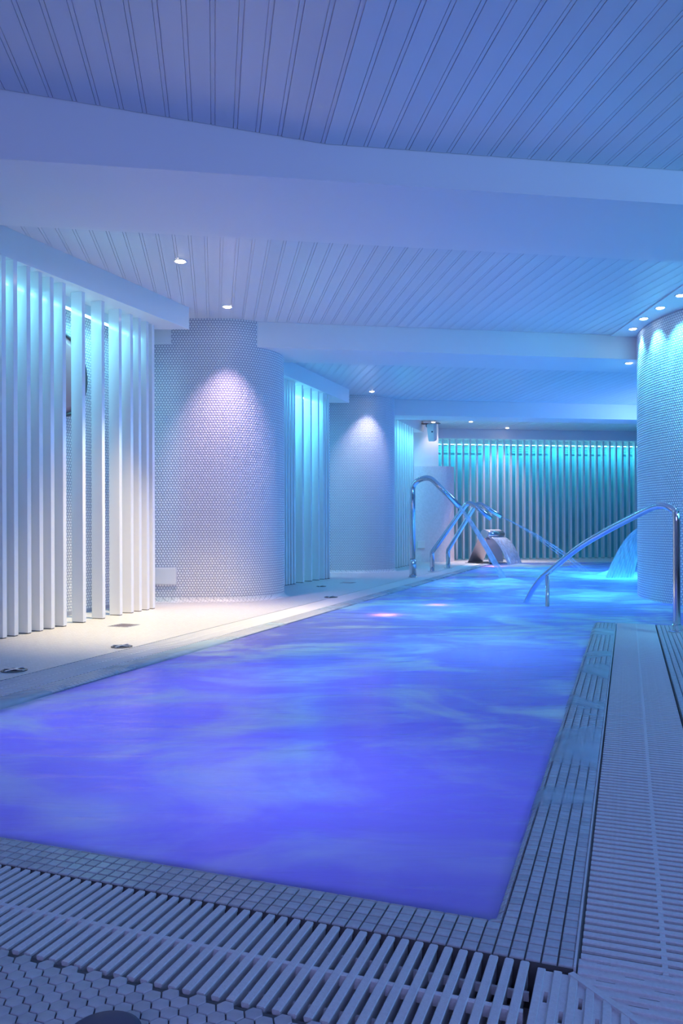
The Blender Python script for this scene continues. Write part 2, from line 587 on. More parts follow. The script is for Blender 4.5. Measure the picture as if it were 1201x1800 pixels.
# smooth strip with the row of lamps beside the round column
b2a, b2b = bld(0, 7.764), bld(0, 4.832)


def on_q(x, q):
    return (x, (q + SB * x) / CB)


tag(prism('trim_5', [on_q(2.86, 4.832), on_q(2.86, 7.764), on_q(6.6, 7.764), on_q(6.6, 4.832)], 2.738, 2.765, M_PLASTER), kind='structure')

# walls
tag(put('wall_left', box_me(WX0 - .2, WX0, WY0, 17.5, -.02, ZR), M_PLASTER), kind='structure')
tag(put('wall_right', box_me(WX1, WX1 + .2, WY0, 18.6, -1.2, ZR), M_PLASTER), kind='structure')
tag(put('wall_back', box_me(WX0, WX1, WY0 - .2, WY0, -.02, ZR), M_PLASTER), kind='structure')
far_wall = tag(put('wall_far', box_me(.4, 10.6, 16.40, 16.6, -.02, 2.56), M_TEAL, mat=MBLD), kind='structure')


def wall_line(nm, p0, p1, t, z1, m, z0=0.0):
    p0, p1 = Vector(p0), Vector(p1)
    d = (p1 - p0).normalized()
    n = Vector((-d.y, d.x))
    return tag(prism(nm, [p0, p1, p1 + n * t, p0 + n * t], z0, z1, m), kind='structure')


# --- tiled piers -----------------------------------------------------------
def stadium(cx, cy, r, xl, n=20):
    pts = [(xl, cy - r)]
    for k in range(n + 1):
        a = -math.pi / 2 + math.pi * k / n
        pts.append((cx + r * math.cos(a), cy + r * math.sin(a)))
    pts.append((xl, cy + r))
    return pts


PR, PITCH = .0102, .0273


def dome(r=PR, h=.0028, seg=8, rot=0):
    v = []
    for rr, z in ((r, 0), (r * .86, h * .75)):
        for k in range(seg):
            a = 2 * math.pi * k / seg + rot
            v.append((rr * math.cos(a), rr * math.sin(a), z))
    v.append((0, 0, h))
    f = [(k, (k + 1) % seg, seg + (k + 1) % seg, seg + k) for k in range(seg)]
    f += [(seg + k, seg + (k + 1) % seg, 2 * seg) for k in range(seg)]
    return v, f


DOME = dome()


def tile_path(path, z0, z1, rng):
    """matrices for rows of penny tiles standing on an open 2-D path (outside on its right-hand side)"""
    P = [Vector(p) for p in path]
    seg = [(P[i + 1] - P[i]).length for i in range(len(P) - 1)]
    tot = sum(seg)
    cum = [0]
    for s in seg: cum.append(cum[-1] + s)
    mats = []
    nrow = int((z1 - z0) / (PITCH * .866))
    rr = random.Random(rng)
    for r in range(nrow):
        z = z0 + (r + .5) * PITCH * .866
        s = (r % 2) * PITCH / 2 + PITCH * .3
        i = 0
        while s < tot - .005:
            while cum[i + 1] < s: i += 1
            d = (P[i + 1] - P[i]) / seg[i]
            q = P[i] + d * (s - cum[i])
            nx, ny = d.y, -d.x
            tz, tx = rr.uniform(-.03, .03), rr.uniform(-.03, .03)
            # local x = along, y = up, z = out
            mats.append([[d.x, 0, nx, q.x], [d.y, 0, ny, q.y], [tx, 1, tz, z], [0, 0, 0, 1]])
            s += PITCH
    return mats


def pier(poly, path, z1, label_seed, z0=.035, name='tiled_column', tiles=True):
    o = tag(prism(name, poly, -.02, z1, M_GROUT_W), kind='structure')
    if tiles:
        t = merged('mosaic_tile', *DOME, tile_path(path, z0, z1, label_seed), M_TILE, o)
    return o


def cove(path, parent, m, w=.05, h=.05):
    """small rounded skirting from the deck up to the wall"""
    P = [Vector(p) for p in path]
    v, f = [], []
    K = 5
    for i, p in enumerate(P):
        d = (P[min(i + 1, len(P) - 1)] - P[max(i - 1, 0)]).normalized()
        n = Vector((d.y, -d.x))
        for k in range(K + 1):
            a = math.pi / 2 * k / K
            o = p + n * (w * (1 - math.sin(a)) + .001)
            v.append((o.x, o.y, h * (1 - math.cos(a)) + .001))
    for i in range(len(P) - 1):
        for k in range(K):
            f.append((i * (K + 1) + k, (i + 1) * (K + 1) + k, (i + 1) * (K + 1) + k + 1, i * (K + 1) + k + 1))
    put('cove_skirting', mesh_of(v, f, True), m, parent)


c1 = stadium(-1.20, 8.20, .60, -2.9)
col1 = pier(c1, c1[:18], 2.76, 1)
cove(c1[:20], col1, M_DECK)
c2 = stadium(.30, 12.66, .56, -1.3)
col2 = pier(c2, c2[:18], 2.76, 2)
cove(c2[:20], col2, M_DECK)
# round column standing in the water on the right
RC, RR = (4.63, 7.83), 1.57
circ = [(RC[0] + RR * math.cos(a), RC[1] + RR * math.sin(a)) for a in np.linspace(0, 2 * math.pi, 73)[:-1]]
col3 = tag(prism('tiled_column', circ, -1.2, 2.76, M_GROUT_W), kind='structure')
arc = [(RC[0] + RR * math.cos(a), RC[1] + RR * math.sin(a)) for a in np.linspace(math.radians(128), math.radians(262), 40)]
merged('mosaic_tile', *DOME, tile_path(arc, -.04, 2.745, 3), M_TILE, col3)
# the pier at the end: a tall block and a lower rounded one
M_FARTILE = mat('far_penny_tile', (.70, .66, .72), .45, bump=(40, .25, .004), var=(30, .06))
pt = tag(prism('wall_end', [(.3, 15.58), (1.93, 15.58), (1.93, 17.0), (.3, 17.0)], -.02, ZR, M_PLASTER), kind='structure')
cp = stadium(1.93, 15.90, .35, .6)
pier(cp, cp, 1.90, 4, name='tiled_plinth', tiles=False).data.materials[0] = M_FARTILE

# walls behind the screens
d1 = Vector((.293, .956)); n1 = Vector((-.956, .293))
SA = Vector((-2.20, 5.35)); SBp = Vector((-1.675, 7.06))
w0 = SA + n1 * .42 - d1 * 3.2; w1 = SBp + n1 * .42 + d1 * .75
wb1 = wall_line('wall_left', w0, w1, .15, 2.56, M_GROUT_W)
wa = SA + n1 * .42 - d1 * .9
merged('mosaic_tile', *DOME, tile_path([tuple(wa), tuple(SBp + n1 * .42 + d1 * .45)], .03, 2.54, 5), M_TILE, wb1)
wall_line('wall_left', (-1.15, 8.7), (-.42, 12.2), .15, 2.56, M_PLASTER)
wall_line('wall_left', (.35, 13.1), (1.05, 15.7), .15, 2.56, M_PLASTER)

# ------------------------------------------------------------------ slat screens
M_LED = emat('cyan_led', (.35, .92, 1.0), 9.0)
sv = box_vf(-.0, .040, 0, .100, 0, 2.545, bev=.0015)     # x along the screen, y to the wall side
SLAT_ME = mesh_of(*sv); SLAT_ME.materials.append(M_SLAT)
FOOT_ME = box_me(.003, .037, .003, .097, -.001, .006); FOOT_ME.materials.append(M_DARK)


def screen(label, p0, d, spots, led0, led1, watts, ledcol=(.12, .75, 1.0), back=.20):
    """p0: start of the line of slats, d: its direction, spots: distances along it of each slat's far edge"""
    d = Vector((d[0], d[1])).normalized()
    rz = math.atan2(d.y, d.x)
    t = thing('slat_screen', label, 'screen', (p0[0], p0[1], 0), rz)
    for s in spots:
        sl = put('slat', SLAT_ME, None, t, loc=(s - .040, 0, .006))
        ft = put('foot_plate', FOOT_ME, None, sl, loc=(0, 0, -.005))
    # light line on the wall side, under the soffit
    L = led1 - led0
    g = thing('led_strip', 'cyan light strip above ' + label.split(' standing')[0], 'light', (p0[0], p0[1], 0), rz)
    mb = MB(); mb.add(box_vf(led0, led1, back - .010, back + .010, 2.455, 2.467))
    mb.build('light_line', M_LED, g)
    MB().add(box_vf(led0, led1, back - .014, back + .014, 2.467, 2.552)).build('housing', M_WHITE, g)
    nrm = Vector((-d.y, d.x))
    c = Vector((p0[0], p0[1])) + d * (led0 + L / 2) + nrm * back
    a = area('led_light', (c.x, c.y, 2.45), (c.x, c.y, 0), ledcol, watts, L, .03)
    a.rotation_euler = (0, 0, rz)
    return t


def along(p0, d, px):
    """distance along a line of slats of the point seen in column px"""
    k = (px - 600.5) / FOC
    return (k * p0[1] - p0[0]) / (d[0] - k * d[1])


px1 = [32, 55, 76, 96, 117, 151, 185, 215, 235, 249, 262.5, 272.5]
s1 = [along(SA, d1, p) for p in px1]
s1 = [s1[0] - .112 * k for k in range(1, 8)] + s1
t1 = screen('row of tall white slats standing on the deck at left, before the round mirror', SA, d1, sorted(s1), -.85, 1.62, 12, (.20, .78, 1.0))
d2 = Vector((.391, .920)).normalized(); S2 = Vector((-.68, 9.70))
s2 = [along(S2, d2, p) for p in (501, 505.5, 510, 515, 520, 534, 549, 562, 571, 575.5, 580)]
s2 = [s2[0] - .11, s2[0] - .22] + s2
t2 = screen('row of white slats standing between the two tiled columns', S2, d2, s2, -.35, 1.2, 17)
d3 = Vector((.305, .952)).normalized(); S3 = Vector((.92, 13.35))
s3 = [along(S3, d3, p) for p in (699, 703.5, 708, 712, 716, 720, 724, 728)]
t3 = screen('short row of white slats standing behind the second tiled column', S3, d3, s3, -.1, 1.6, 20)
F0 = bld(1.4, 16.02); dF = Vector((CB, SB))
sF = [.055 + .1515 * k for k in range(57)]
tF = screen('long row of white slats standing along the far end wall', (F0.x, F0.y), dF, sF, .80, 8.6, 38, (.04, .75, .92), back=.22)

# ------------------------------------------------------------------ coping with square mosaic
TP = .0275
WRr, WRf, RND = .121, .102, .05


def inward(a, b):
    """distance past the flat part of the coping towards the water (near corner rounded)"""
    da = (-A_GUT0 * -1) - a - WRr       # grows to the left
    db = b - B_GUT1 - WRf               # grows away from the camera
    # inside the pool both are positive: rounded-corner distance
    x, y = da - RND, db - RND
    if x < 0 and y < 0:
        return RND - math.hypot(x, y)
    return RND + min(x, y)


def zcop(a, b):
    s = inward(a, b)
    if s <= 0: return 0.0
    return -min(s * s / .08, .10)


def hfield(name, A, B, zf, zb, m, M=MPOOL, kind='structure'):
    v, f = [], []
    na, nb = len(A), len(B)
    for b in B:
        for a in A:
            v.append((a, b, zf(a, b)))
    for j in range(nb - 1):
        for i in range(na - 1):
            f.append((j * na + i, j * na + i + 1, (j + 1) * na + i + 1, (j + 1) * na + i))
    k = len(v)
    ring = [i for i in range(na)] + [(j + 1) * na - 1 for j in range(1, nb)] + [(nb - 1) * na + i for i in range(na - 2, -1, -1)] + [j * na for j in range(nb - 2, 0, -1)]
    for i in ring: v.append((v[i][0], v[i][1], zb))
    n = len(ring)
    for i in range(n):
        f.append((ring[(i + 1) % n], ring[i], k + i, k + (i + 1) % n))
    f.append(tuple(reversed(range(k, k + n))))
    o = put(name, mesh_of(v, f), m, mat=M)
    if kind: o['kind'] = kind
    return o


cf = hfield('pool_coping', np.arange(L_GUT1, A_GUT0 + .001, TP / 1), np.arange(B_GUT1, B_GUT1 + .23, .0138), lambda a, b: zcop(a, b) - .0035, -.5, M_GROUT)
cr = hfield('pool_coping', np.arange(A_GUT0 - .235, A_GUT0 + .0001, .0138), np.concatenate([np.arange(B_GUT1 + .22, 2.2, .03), [3, 4, 5, B_END]]), lambda a, b: zcop(a, b) - .0035, -1.2, M_GROUT)


def zl(a, b):
    s = a - (L_GUT1 + .11)
    return -min(s * s / .08, .1) if s > 0 else 0.0


cl = hfield('pool_coping', np.arange(L_GUT1, L_GUT1 + .22, .0138), np.array([B_GUT1, 4, 8, 12, qline(L_GUT1 + .1)]), lambda a, b: zl(a, b) - .0035, -1.2, M_GROUT)

tw = .0122
TILE_VF = ([(-tw, -tw, -.003), (tw, -tw, -.003), (tw, tw, -.003), (-tw, tw, -.003),
            (-tw, -tw, .0008), (tw, -tw, .0008), (tw, tw, .0008), (-tw, tw, .0008),
            (-tw * .88, -tw * .88, .002), (tw * .88, -tw * .88, .002), (tw * .88, tw * .88, .002), (-tw * .88, tw * .88, .002)],
           [(0, 1, 5, 4), (1, 2, 6, 5), (2, 3, 7, 6), (3, 0, 4, 7), (4, 5, 9, 8), (5, 6, 10, 9), (6, 7, 11, 10), (7, 4, 8, 11), (8, 9, 10, 11)])
TILE_ME = mesh_of(*TILE_VF); TILE_ME.materials.append(M_SQ)
rt = random.Random(3)


def tile_matrix(a, b, zf, j=1.0):
    e = .004
    z = zf(a, b)
    gx = (zf(a + e, b) - zf(a - e, b)) / (2 * e)
    gy = (zf(a, b + e) - zf(a, b - e)) / (2 * e)
    n = Vector((-gx + rt.uniform(-.015, .015) * j, -gy + rt.uniform(-.015, .015) * j, 1)).normalized()
    x = Vector((1, 0, 0)); x = (x - n * x.dot(n)).normalized()
    y = n.cross(x)
    R = Matrix((x, y, n)).transposed().to_4x4()
    return Matrix.Translation((a, b, z - .002)) @ R


def lay(parent, cells, zf, single, j=1.0, m=None):
    cells = sorted(cells, key=lambda c: pool(c[0], c[1]).xy.length)
    # nearest visible first; those left of the picture come last
    vis = [c for c in cells if -.46 < pool(*c).x / max(pool(*c).y, .1) < .46]
    vs = set(vis)
    rest = [c for c in cells if c not in vs]
    one = vis[:single]
    for a, b in one:
        put('tile', TILE_ME, None, parent, mat=tile_matrix(a, b, zf, j))
    many = vis[single:] + rest
    if many:
        merged('tile', *TILE_VF, [np.array(tile_matrix(a, b, zf, j)) for a, b in many], m or M_SQ, parent)


fcells = [(A_GUT0 - TP * (i + .5), B_GUT1 + TP * (k + .5)) for i in range(90) for k in range(6)]
lay(cf, fcells, zcop, 295)
rcells = [(A_GUT0 - TP * (i + .5), B_GUT1 + TP * (k + .5)) for i in range(8) for k in range(6, int((B_END - B_GUT1) / TP))]
rcells = [c for c in rcells]
lay(cr, rcells, zcop, 295)
lcells = [(L_GUT1 + TP * (i + .5), B_GUT1 + TP * (k + .5)) for i in range(7) for k in range(int((qline(L_GUT1) - B_GUT1) / TP))]
lay(cl, lcells, zl, 0, m=M_SQ_LIT)
# raised steel-thin lips beside the gratings
tag(put('trim_6', box_me(A_GUT0 - .001, A_GUT0 + .003, B_GUT1 - .002, B_END, -.08, .002), M_GRATE, mat=MPOOL), kind='structure')

# right-hand deck: square mosaic
rd = [(A_GUT1 + .004 + TP * (i + .5), B_GUT0 + TP * (k + .5)) for i in range(40) for k in range(int((B_END - B_GUT0) / TP))]
merged('tile', *TILE_VF, [np.array(Matrix.Translation((*(pool(a, b).xy), -.002)) @ MPOOL) for a, b in rd], M_SQ, fl_right)

# front floor: hexagonal tiles
HP = .0285


def hexa(r, h=.004):
    v = []
    for rr, z in ((r, -.003), (r, h - .0012), (r * .93, h)):
        for k in range(6):
            a = math.pi / 3 * k
            v.append((rr * math.cos(a), rr * math.sin(a), z))
    f = []
    for l in range(2):
        f += [(l * 6 + k, l * 6 + (k + 1) % 6, l * 6 + 6 + (k + 1) % 6, l * 6 + 6 + k) for k in range(6)]
    f.append(tuple(range(12, 18)))
    return v, f


HV = hexa(HP / math.sqrt(3) * .925)
HEX_ME = mesh_of(*HV); HEX_ME.materials.append(M_HEX)
vis, rest = [], []
for i in range(-90, 50):
    for j in range(-2, 40):
        a = i * HP * .8660
        b = B_GUT0 + .018 - j * HP - (i % 2) * HP / 2
        if b > B_GUT0 - .010: continue
        w = pool(a, b)
        if w.y < .25: continue
        u = 600.5 + FOC * w.x / w.y; vv = HOR + FOC * CH / w.y
        (vis if (-30 < u < 1230 and vv < 1830) else rest).append((a, b))
for a, b in vis:
    w = pool(a, b)
    put('tile', HEX_ME, None, fl_front, mat=Matrix.Translation((w.x, w.y, -.004 + rt.uniform(-.0004, .0004))) @ MPOOL @ Matrix.Rotation(rt.uniform(-.012, .012), 4, 'X') @ Matrix.Rotation(rt.uniform(-.012, .012), 4, 'Y'))
merged('tile', *HV, [np.array(Matrix.Translation((*(pool(a, b).xy), -.004)) @ MPOOL) for a, b in rest], M_HEX, fl_front)

# ------------------------------------------------------------------ gratings
GP = .0266


def grate_slat(L):
    """one bar: T-shaped cross-section with rounded top, lying along x from 0 to L, centred on y"""
    pr = [(-.0042, -.042), (.0042, -.042), (.0052, -.009), (.0072, -.006), (.0078, -.0015), (.0062, 0), (-.0062, 0), (-.0078, -.0015), (-.0072, -.006), (-.0052, -.009)]
    v = []
    n = len(pr)
    for x, s in ((0, .9), (.002, 1), (L - .002, 1), (L, .9)):
        v += [(x, y * s, z) for y, z in pr]
    f = [tuple(reversed(range(n))), tuple(range(3 * n, 4 * n))]
    for k in range(3):
        f += [(k * n + i, k * n + (i + 1) % n, (k + 1) * n + (i + 1) % n, (k + 1) * n + i) for i in range(n)]
    return v, f


g1 = thing('drain_grating', 'pale plastic slatted grating between hexagonal floor tiles and the near pool edge', 'grating', pool(0, 0), -TH)
vfF = grate_slat(B_GUT1 - B_GUT0 - .014)
meF = mesh_of(*vfF); meF.materials.append(M_GRATE)
a = -.160
Rz90 = Matrix.Rotation(math.pi / 2, 4, 'Z')
far_s = []
while a > L_GUT1 + .02:
    M = Matrix.Translation((a - .008, B_GUT0 + .007, 0)) @ Rz90
    if pool(a, 1.2).x / pool(a, 1.2).y > -.56:
        put('slat', meF, None, g1, mat=M)
    else:
        far_s.append(np.array(M))
    a -= GP
if far_s:
    merged('slat', *vfF, far_s, M_GRATE, g1)
x0, x1 = L_GUT1 + .02, -.155
bc = (B_GUT0 + B_GUT1) / 2
put('crossbar', box_me(x0, x1, bc - .009, bc + .001, -.022, -.0016, bev=.001), M_GRATE, g1)
put('crossbar', box_me(x0, x1, B_GUT0 + .060, B_GUT0 + .066, -.032, -.018), M_GRATE, g1)
put('crossbar', box_me(x0, x1, B_GUT1 - .070, B_GUT1 - .064, -.032, -.018), M_GRATE, g1)

g2 = thing('drain_grating', 'long pale plastic slatted grating along the right-hand side of the pool', 'grating', pool(0, 0), -TH)
vfR = grate_slat(A_GUT1 - A_GUT0 - .014)
meR = mesh_of(*vfR); meR.materials.append(M_GRATE)
b = 1.425
far_s = []
while b < B_END - .01:
    M = Matrix.Translation((A_GUT0 + .009, b, 0))
    if b < 4.4: put('slat', meR, None, g2, mat=M)
    else: far_s.append(np.array(M))
    b += GP
merged('slat', *vfR, far_s, M_GRATE, g2)
ac = (A_GUT0 + A_GUT1) / 2 + .005
put('crossbar', box_me(ac - .005, ac + .005, 1.41, B_END - .02, -.022, -.0010, bev=.001), M_GRATE, g2)
put('crossbar', box_me(A_GUT0 + .05, A_GUT0 + .056, 1.41, B_END - .02, -.032, -.018), M_GRATE, g2)
put('crossbar', box_me(A_GUT1 - .056, A_GUT1 - .05, 1.41, B_END - .02, -.032, -.018), M_GRATE, g2)

g3 = thing('drain_grating', 'pale slatted grating along the left side of the pool, beside the white deck', 'grating', pool(0, 0), -TH)
vfL = grate_slat(L_GUT1 - L_GUT0 - .012)
nL = int((qline(L_GUT0) - B_GUT0 - .1) / GP)
merged('slat', *vfL, [np.array(Matrix.Translation((L_GUT0 + .007, B_GUT0 + .03 + k * GP, 0))) for k in range(nL)], M_GRATE_LIT, g3)
put('crossbar', box_me((L_GUT0 + L_GUT1) / 2 - .005, (L_GUT0 + L_GUT1) / 2 + .005, B_GUT0 + .02, qline(L_GUT0) - .1, -.022, -.0012), M_GRATE_LIT, g3)

# mitred corner plate with ribs and slots
g4 = thing('corner_grating', 'ribbed pale corner plate with dark slots where the two gratings meet', 'grating', pool(0, 0), -TH)
ca, cb = A_GUT0 - .004, B_GUT1 - .018     # inner corner of the mitre
mb = MB()
ribs_f = MB()
# left half: ribs run away from the camera (along b)
a = -.146
xr = A_GUT1 - .006
k = 0
slots = []


def mitre_b(a_):      # the mitre runs from the inner corner to the outer one
    t = (a_ - ca) / (xr - ca)
    return cb - t * (cb - (B_GUT0 + .004))


while a < xr - .004:
    w = .0133
    top = cb if a < ca else mitre_b(a + w / 2)
    z = 0.0 if k % 2 == 0 else -.0045
    if top - (B_GUT0 + .004) > .01:
        if k % 2 == 1 and top - B_GUT0 > .09:
            # a sunk strip with slots: pieces between the slots
            y = B_GUT0 + .004
            st = .035 if (k // 2) % 2 else .080
            ys = y + st
            while ys + .03 < top - .02:
                mb.add(box_vf(a, a + w, y, ys, -.030, z))
                y = ys + .030
                # slot: narrow walls left and right
                mb.add(box_vf(a, a + .0035, ys, y, -.030, z)); mb.add(box_vf(a + w - .0035, a + w, ys, y, -.030, z))
                ys = y + .060
            mb.add(box_vf(a, a + w, y, top, -.030, z))
        else:
            mb.add(box_vf(a, a + w, B_GUT0 + .004, top, -.030, z, bev=.0012))
    a += w
    k += 1
mb.build('left_half', M_GRATE, g4)
mb = MB()
b = B_GUT0 + .004
k = 0
while b < 1.410:
    w = .0133
    t = (cb - (b + w / 2)) / (cb - (B_GUT0 + .004))
    left = A_GUT0 + .006 if b > cb - .01 else ca + t * (xr - ca) + .002
    z = 0.0 if k % 2 == 0 else -.0045
    if xr - left > .012:
        if k % 2 == 1 and xr - left > .09:
            x = left; st = .03 if (k // 2) % 2 else .075
            xs = x + st
            while xs + .03 < xr - .02:
                mb.add(box_vf(x, xs, b, b + w, -.030, z)); x = xs + .030
                mb.add(box_vf(xs, x, b, b + .0045, -.030, z)); mb.add(box_vf(xs, x, b + w - .0045, b + w, -.030, z))
                xs = x + .060
            mb.add(box_vf(x, xr, b, b + w, -.030, z))
        else:
            mb.add(box_vf(left, xr, b, b + w, -.030, z, bev=.0012))
    b += w
    k += 1
mb.build('right_half', M_GRATE, g4)
put('slot_shade', box_me(-.140, xr - .004, B_GUT0 + .008, cb - .004, -.040, -.032), M_BLACK, g4)  # black box added under the plate to darken its slots
# seam along the mitre
p, q = Vector((ca, cb, 0)), Vector((xr, B_GUT0 + .004, 0))
dd = (q - p).normalized(); nn = Vector((-dd.y, dd.x, 0)) * .006
mb = MB(); mb.add(prism_vf([(p + nn).xy, (q + nn).xy, (q - nn).xy, (p - nn).xy], -.02, .0008))
mb.build('mitre_seam', M_GRATE, g4)

# ------------------------------------------------------------------ water
WL = -.012
v, f, idx = [], [], {}
G = .06
As = np.arange(-2.50, 6.6, G)
Bs = np.concatenate([[1.475], np.arange(1.52, 18.2, G)])


def ripple(a, b):
    w = pool(a, b)
    far = min(1, max(0, (w.y - 3) / 6))
    n = mnoise.noise(Vector((w.x * 1.1, w.y * 1.6, 0))) * .004 + mnoise.noise(Vector((w.x * 4, w.y * 7, 3))) * .0022
    n += mnoise.noise(Vector((w.x * 7, w.y * 11, 7))) * .003 * far
    n *= .6 + 1.4 * far
    for cx, cy, amp, rad in ((4.05, 11.6, .07, .35), (2.25, 10.6, .03, .22), (4.1, 13.6, .03, .5), (3.3, 14.55, .02, .3)):
        r = math.hypot(w.x - cx, w.y - cy)
        n += amp * math.exp(-(r / rad) ** 2) + .35 * amp * math.cos(r * 11) * math.exp(-(r / (rad * 2.6)) ** 2)
    e = min(1, max(0, (b - 1.5) / .4), max(0, (a + 2.5) / .3), 1 if b > B_END + .2 else max(0, (-.2 - a) / .3))
    return WL + n * e


def vid(i, j):
    if (i, j) not in idx:
        a, b = float(As[i]), float(Bs[j])
        w = pool(a, b)
        idx[(i, j)] = len(v)
        v.append((w.x, w.y, ripple(a, b)))
    return idx[(i, j)]


for j in range(len(Bs) - 1):
    for i in range(len(As) - 1):
        a0, a1_, b0 = As[i], As[i + 1], Bs[j]
        if b0 < B_END - .03 and a0 > -.20: continue
        w = pool(a0, b0)
        if -SB * w.x + CB * w.y > Q_END + .02 or w.x > WX1 - .02: continue
        if math.hypot(w.x - RC[0], w.y - RC[1]) < RR - .08: continue
        f.append((vid(i, j), vid(i + 1, j), vid(i + 1, j + 1), vid(i, j + 1)))
wat = put('pool_water', mesh_of(v, f, True), M_WATER)
tag(wat, 'violet to cyan lit bubbling water filling the pool', 'water', kind='stuff')

# thin film of water running over the coping
hv, hf = [], []


def film(A, B, zf, h=.0055):
    k = len(hv)
    na, nb = len(A), len(B)
    for b in B:
        for a in A:
            w = pool(a, b); hv.append((w.x, w.y, zf(a, b) + h * min(1, .3 + (abs(a - A[-1]) / .03))))
    for j in range(nb - 1):
        for i in range(na - 1):
            hf.append((k + j * na + i, k + j * na + i + 1, k + (j + 1) * na + i + 1, k + (j + 1) * na + i))


film(np.linspace(-.27, A_GUT0 - .004, 14), np.linspace(1.9, B_END, 60), zcop)
fo = put('overflow_film', mesh_of(hv, hf, True), M_FILM)
tag(fo, 'thin pale film of water spilling over the right-hand coping tiles', 'water', kind='stuff')
hv, hf = [], []
film(np.linspace(-2.35, L_GUT1 + .006, 12), np.linspace(1.9, 14.8, 100), zl)
fo = put('overflow_film', mesh_of(hv, hf, True), M_FILM)
tag(fo, 'thin pale film of water spilling over the left-hand coping', 'water', kind='stuff')


# ------------------------------------------------------------------ handrail at the right
def flange(parent, x, y, z=0.0, r=.055):
    o = put('flange', mesh_of(*lathe_vf([(r, 0), (r, .006), (r * .8, .012), (r * .45, .014)], 28)), M_STEEL, parent, loc=(x, y, z))
    return o


hr0 = at(1190, 1111, 0)
end = at(926, 1058, WL)
hr = thing('handrail', 'polished steel handrail curving from the right-hand deck down into the water', 'handrail', (hr0.x, hr0.y, 0))
e = Vector((end.x - hr0.x, end.y - hr0.y, 0))
L = e.length; e.normalize()


def hp(px, side=0):           # the point of the rail's vertical plane seen at px -> distance along it and Y
    k = (px - 600.5) / FOC
    t = (k * hr0.y - hr0.x) / (e.x - k * e.y)
    return t


def hz(px, py):
    t = hp(px)
    Y = hr0.y + e.y * t
    return e * t + Vector((0, 0, CH + (HOR - (px - 600.5) * .0035 - py) / FOC * Y))


ctl = [Vector((0, 0, .004)), Vector((0, 0, .3)), Vector((0, 0, .60))]
ctl += [hz(x_, y_) for x_, y_ in ((1189, 906), (1184, 896), (1170, 889), (1150, 891), (1118, 906), (1063, 935), (1017, 963), (971, 1000), (948, 1021), (927, 1054))]
ctl += [ctl[-1] + (ctl[-1] - ctl[-2]) * 1.2 + Vector((0, 0, -.1))]
rp = []
for i in range(len(ctl) - 1):
    p0_, p1_, p2_, p3_ = ctl[max(i - 1, 0)], ctl[i], ctl[i + 1], ctl[min(i + 2, len(ctl) - 1)]
    for k in range(8):
        t = k / 8
        rp.append(.5 * ((2 * p1_) + (p2_ - p0_) * t + (2 * p0_ - 5 * p1_ + 4 * p2_ - p3_) * t * t + (3 * p1_ - p0_ - 3 * p2_ + p3_) * t ** 3))
rp.append(ctl[-1])
put('rail', mesh_of(*tube_vf(rp, .0255, 20), smooth=True), M_STEEL, hr)
pb = hz(962, 1012)
put('post', mesh_of(*tube_vf([(pb.x, pb.y, -.6), (pb.x, pb.y, pb.z - .002)], .0185, 18), smooth=True), M_STEEL, hr)
flange(hr, 0, 0)
put('sleeve', mesh_of(*lathe_vf([(.030, .01), (.030, .05), (.0265, .056)], 24)), M_STEEL, hr)

# ------------------------------------------------------------------ water cannons on the left edge
DIRA = Vector((CT, -ST, 0))


def cannon(label, base, prof, rads, rad=.03, endr=None, sleeve=0.0, dirv=DIRA):
    t = thing('water_cannon', label, 'water spout', (base.x, base.y, 0))
    P = [dirv * s + Vector((0, 0, z)) for s, z in prof]
    pl = fillet(P, rads, 10)
    n = len(pl)
    rr = [rad] * n
    if endr:
        rr[-1] = endr; rr[-2] = rad
    put('pipe', mesh_of(*tube_vf(pl, rr, 20), smooth=True), M_STEEL, t)
    if sleeve:
        put('sleeve', mesh_of(*lathe_vf([(rad + .012, .0), (rad + .012, sleeve), (rad + .002, sleeve + .04)], 24), smooth=True), M_STEEL, t)
    flange(t, 0, 0, r=.07)
    return t, P


b1 = at(726, 1015, 0); b2 = at(760, 1005, 0); b3 = at(788, 999, 0)
c_a, P1 = cannon('tall arched steel water spout nearest the second tiled column', b1, [(0, 0), (0, 1.34), (.24, 1.42), (.67, .99)], [.16, .16], .038, sleeve=.22)
c_b, P2 = cannon('bent steel water spout, middle one of the three, no water running', b2, [(0, 0), (0, .31), (.58, 1.11), (.93, .83)], [.05, .10], .036)
c_c, P3 = cannon('bent steel water spout furthest along the left edge, spraying fine jets', b3, [(0, 0), (0, .31), (.50, 1.12), (.90, .87)], [.05, .10], .036)


def jet(name, label, p, vel, r0, r1, wl=WL, n=18, parts=1, spread=0.0, m=M_JET):
    """a free jet: parabola from p with horizontal velocity"""
    mb = MB()
    rg = random.Random(hash(label) % 1000 if False else len(label))
    for k in range(parts):
        v0 = Vector(vel) + Vector((rg.uniform(-1, 1), rg.uniform(-1, 1), rg.uniform(-1, 1))) * spread
        T = (v0.z + math.sqrt(v0.z ** 2 + 2 * 9.8 * (p.z - wl + .02))) / 9.8
        pl = [p + v0 * (T * i / n) + Vector((0, 0, -4.9 * (T * i / n) ** 2)) for i in range(n + 1)]
        mb.add(tube_vf(pl, [r0 + (r1 - r0) * i / n for i in range(n + 1)], 10, caps=False))
    o = mb.build(name, m, None, True)
    return tag(o, label, 'water', kind='stuff')


s = b1 + P1[-1]; s.z = P1[-1].z
jet('water_jet', 'straight white water jet falling from the tall arched spout into the pool', s, DIRA * 3.0 + Vector((0, 0, -4.0)), .024, .045)
s = b3 + P3[-1]; s.z = P3[-1].z
jet('water_jet', 'fan of fine water threads spraying from the furthest spout across the pool', s, DIRA * 5.6 + Vector((0, 0, -2.6)), .004, .007, parts=6, spread=.30, m=M_MIST)

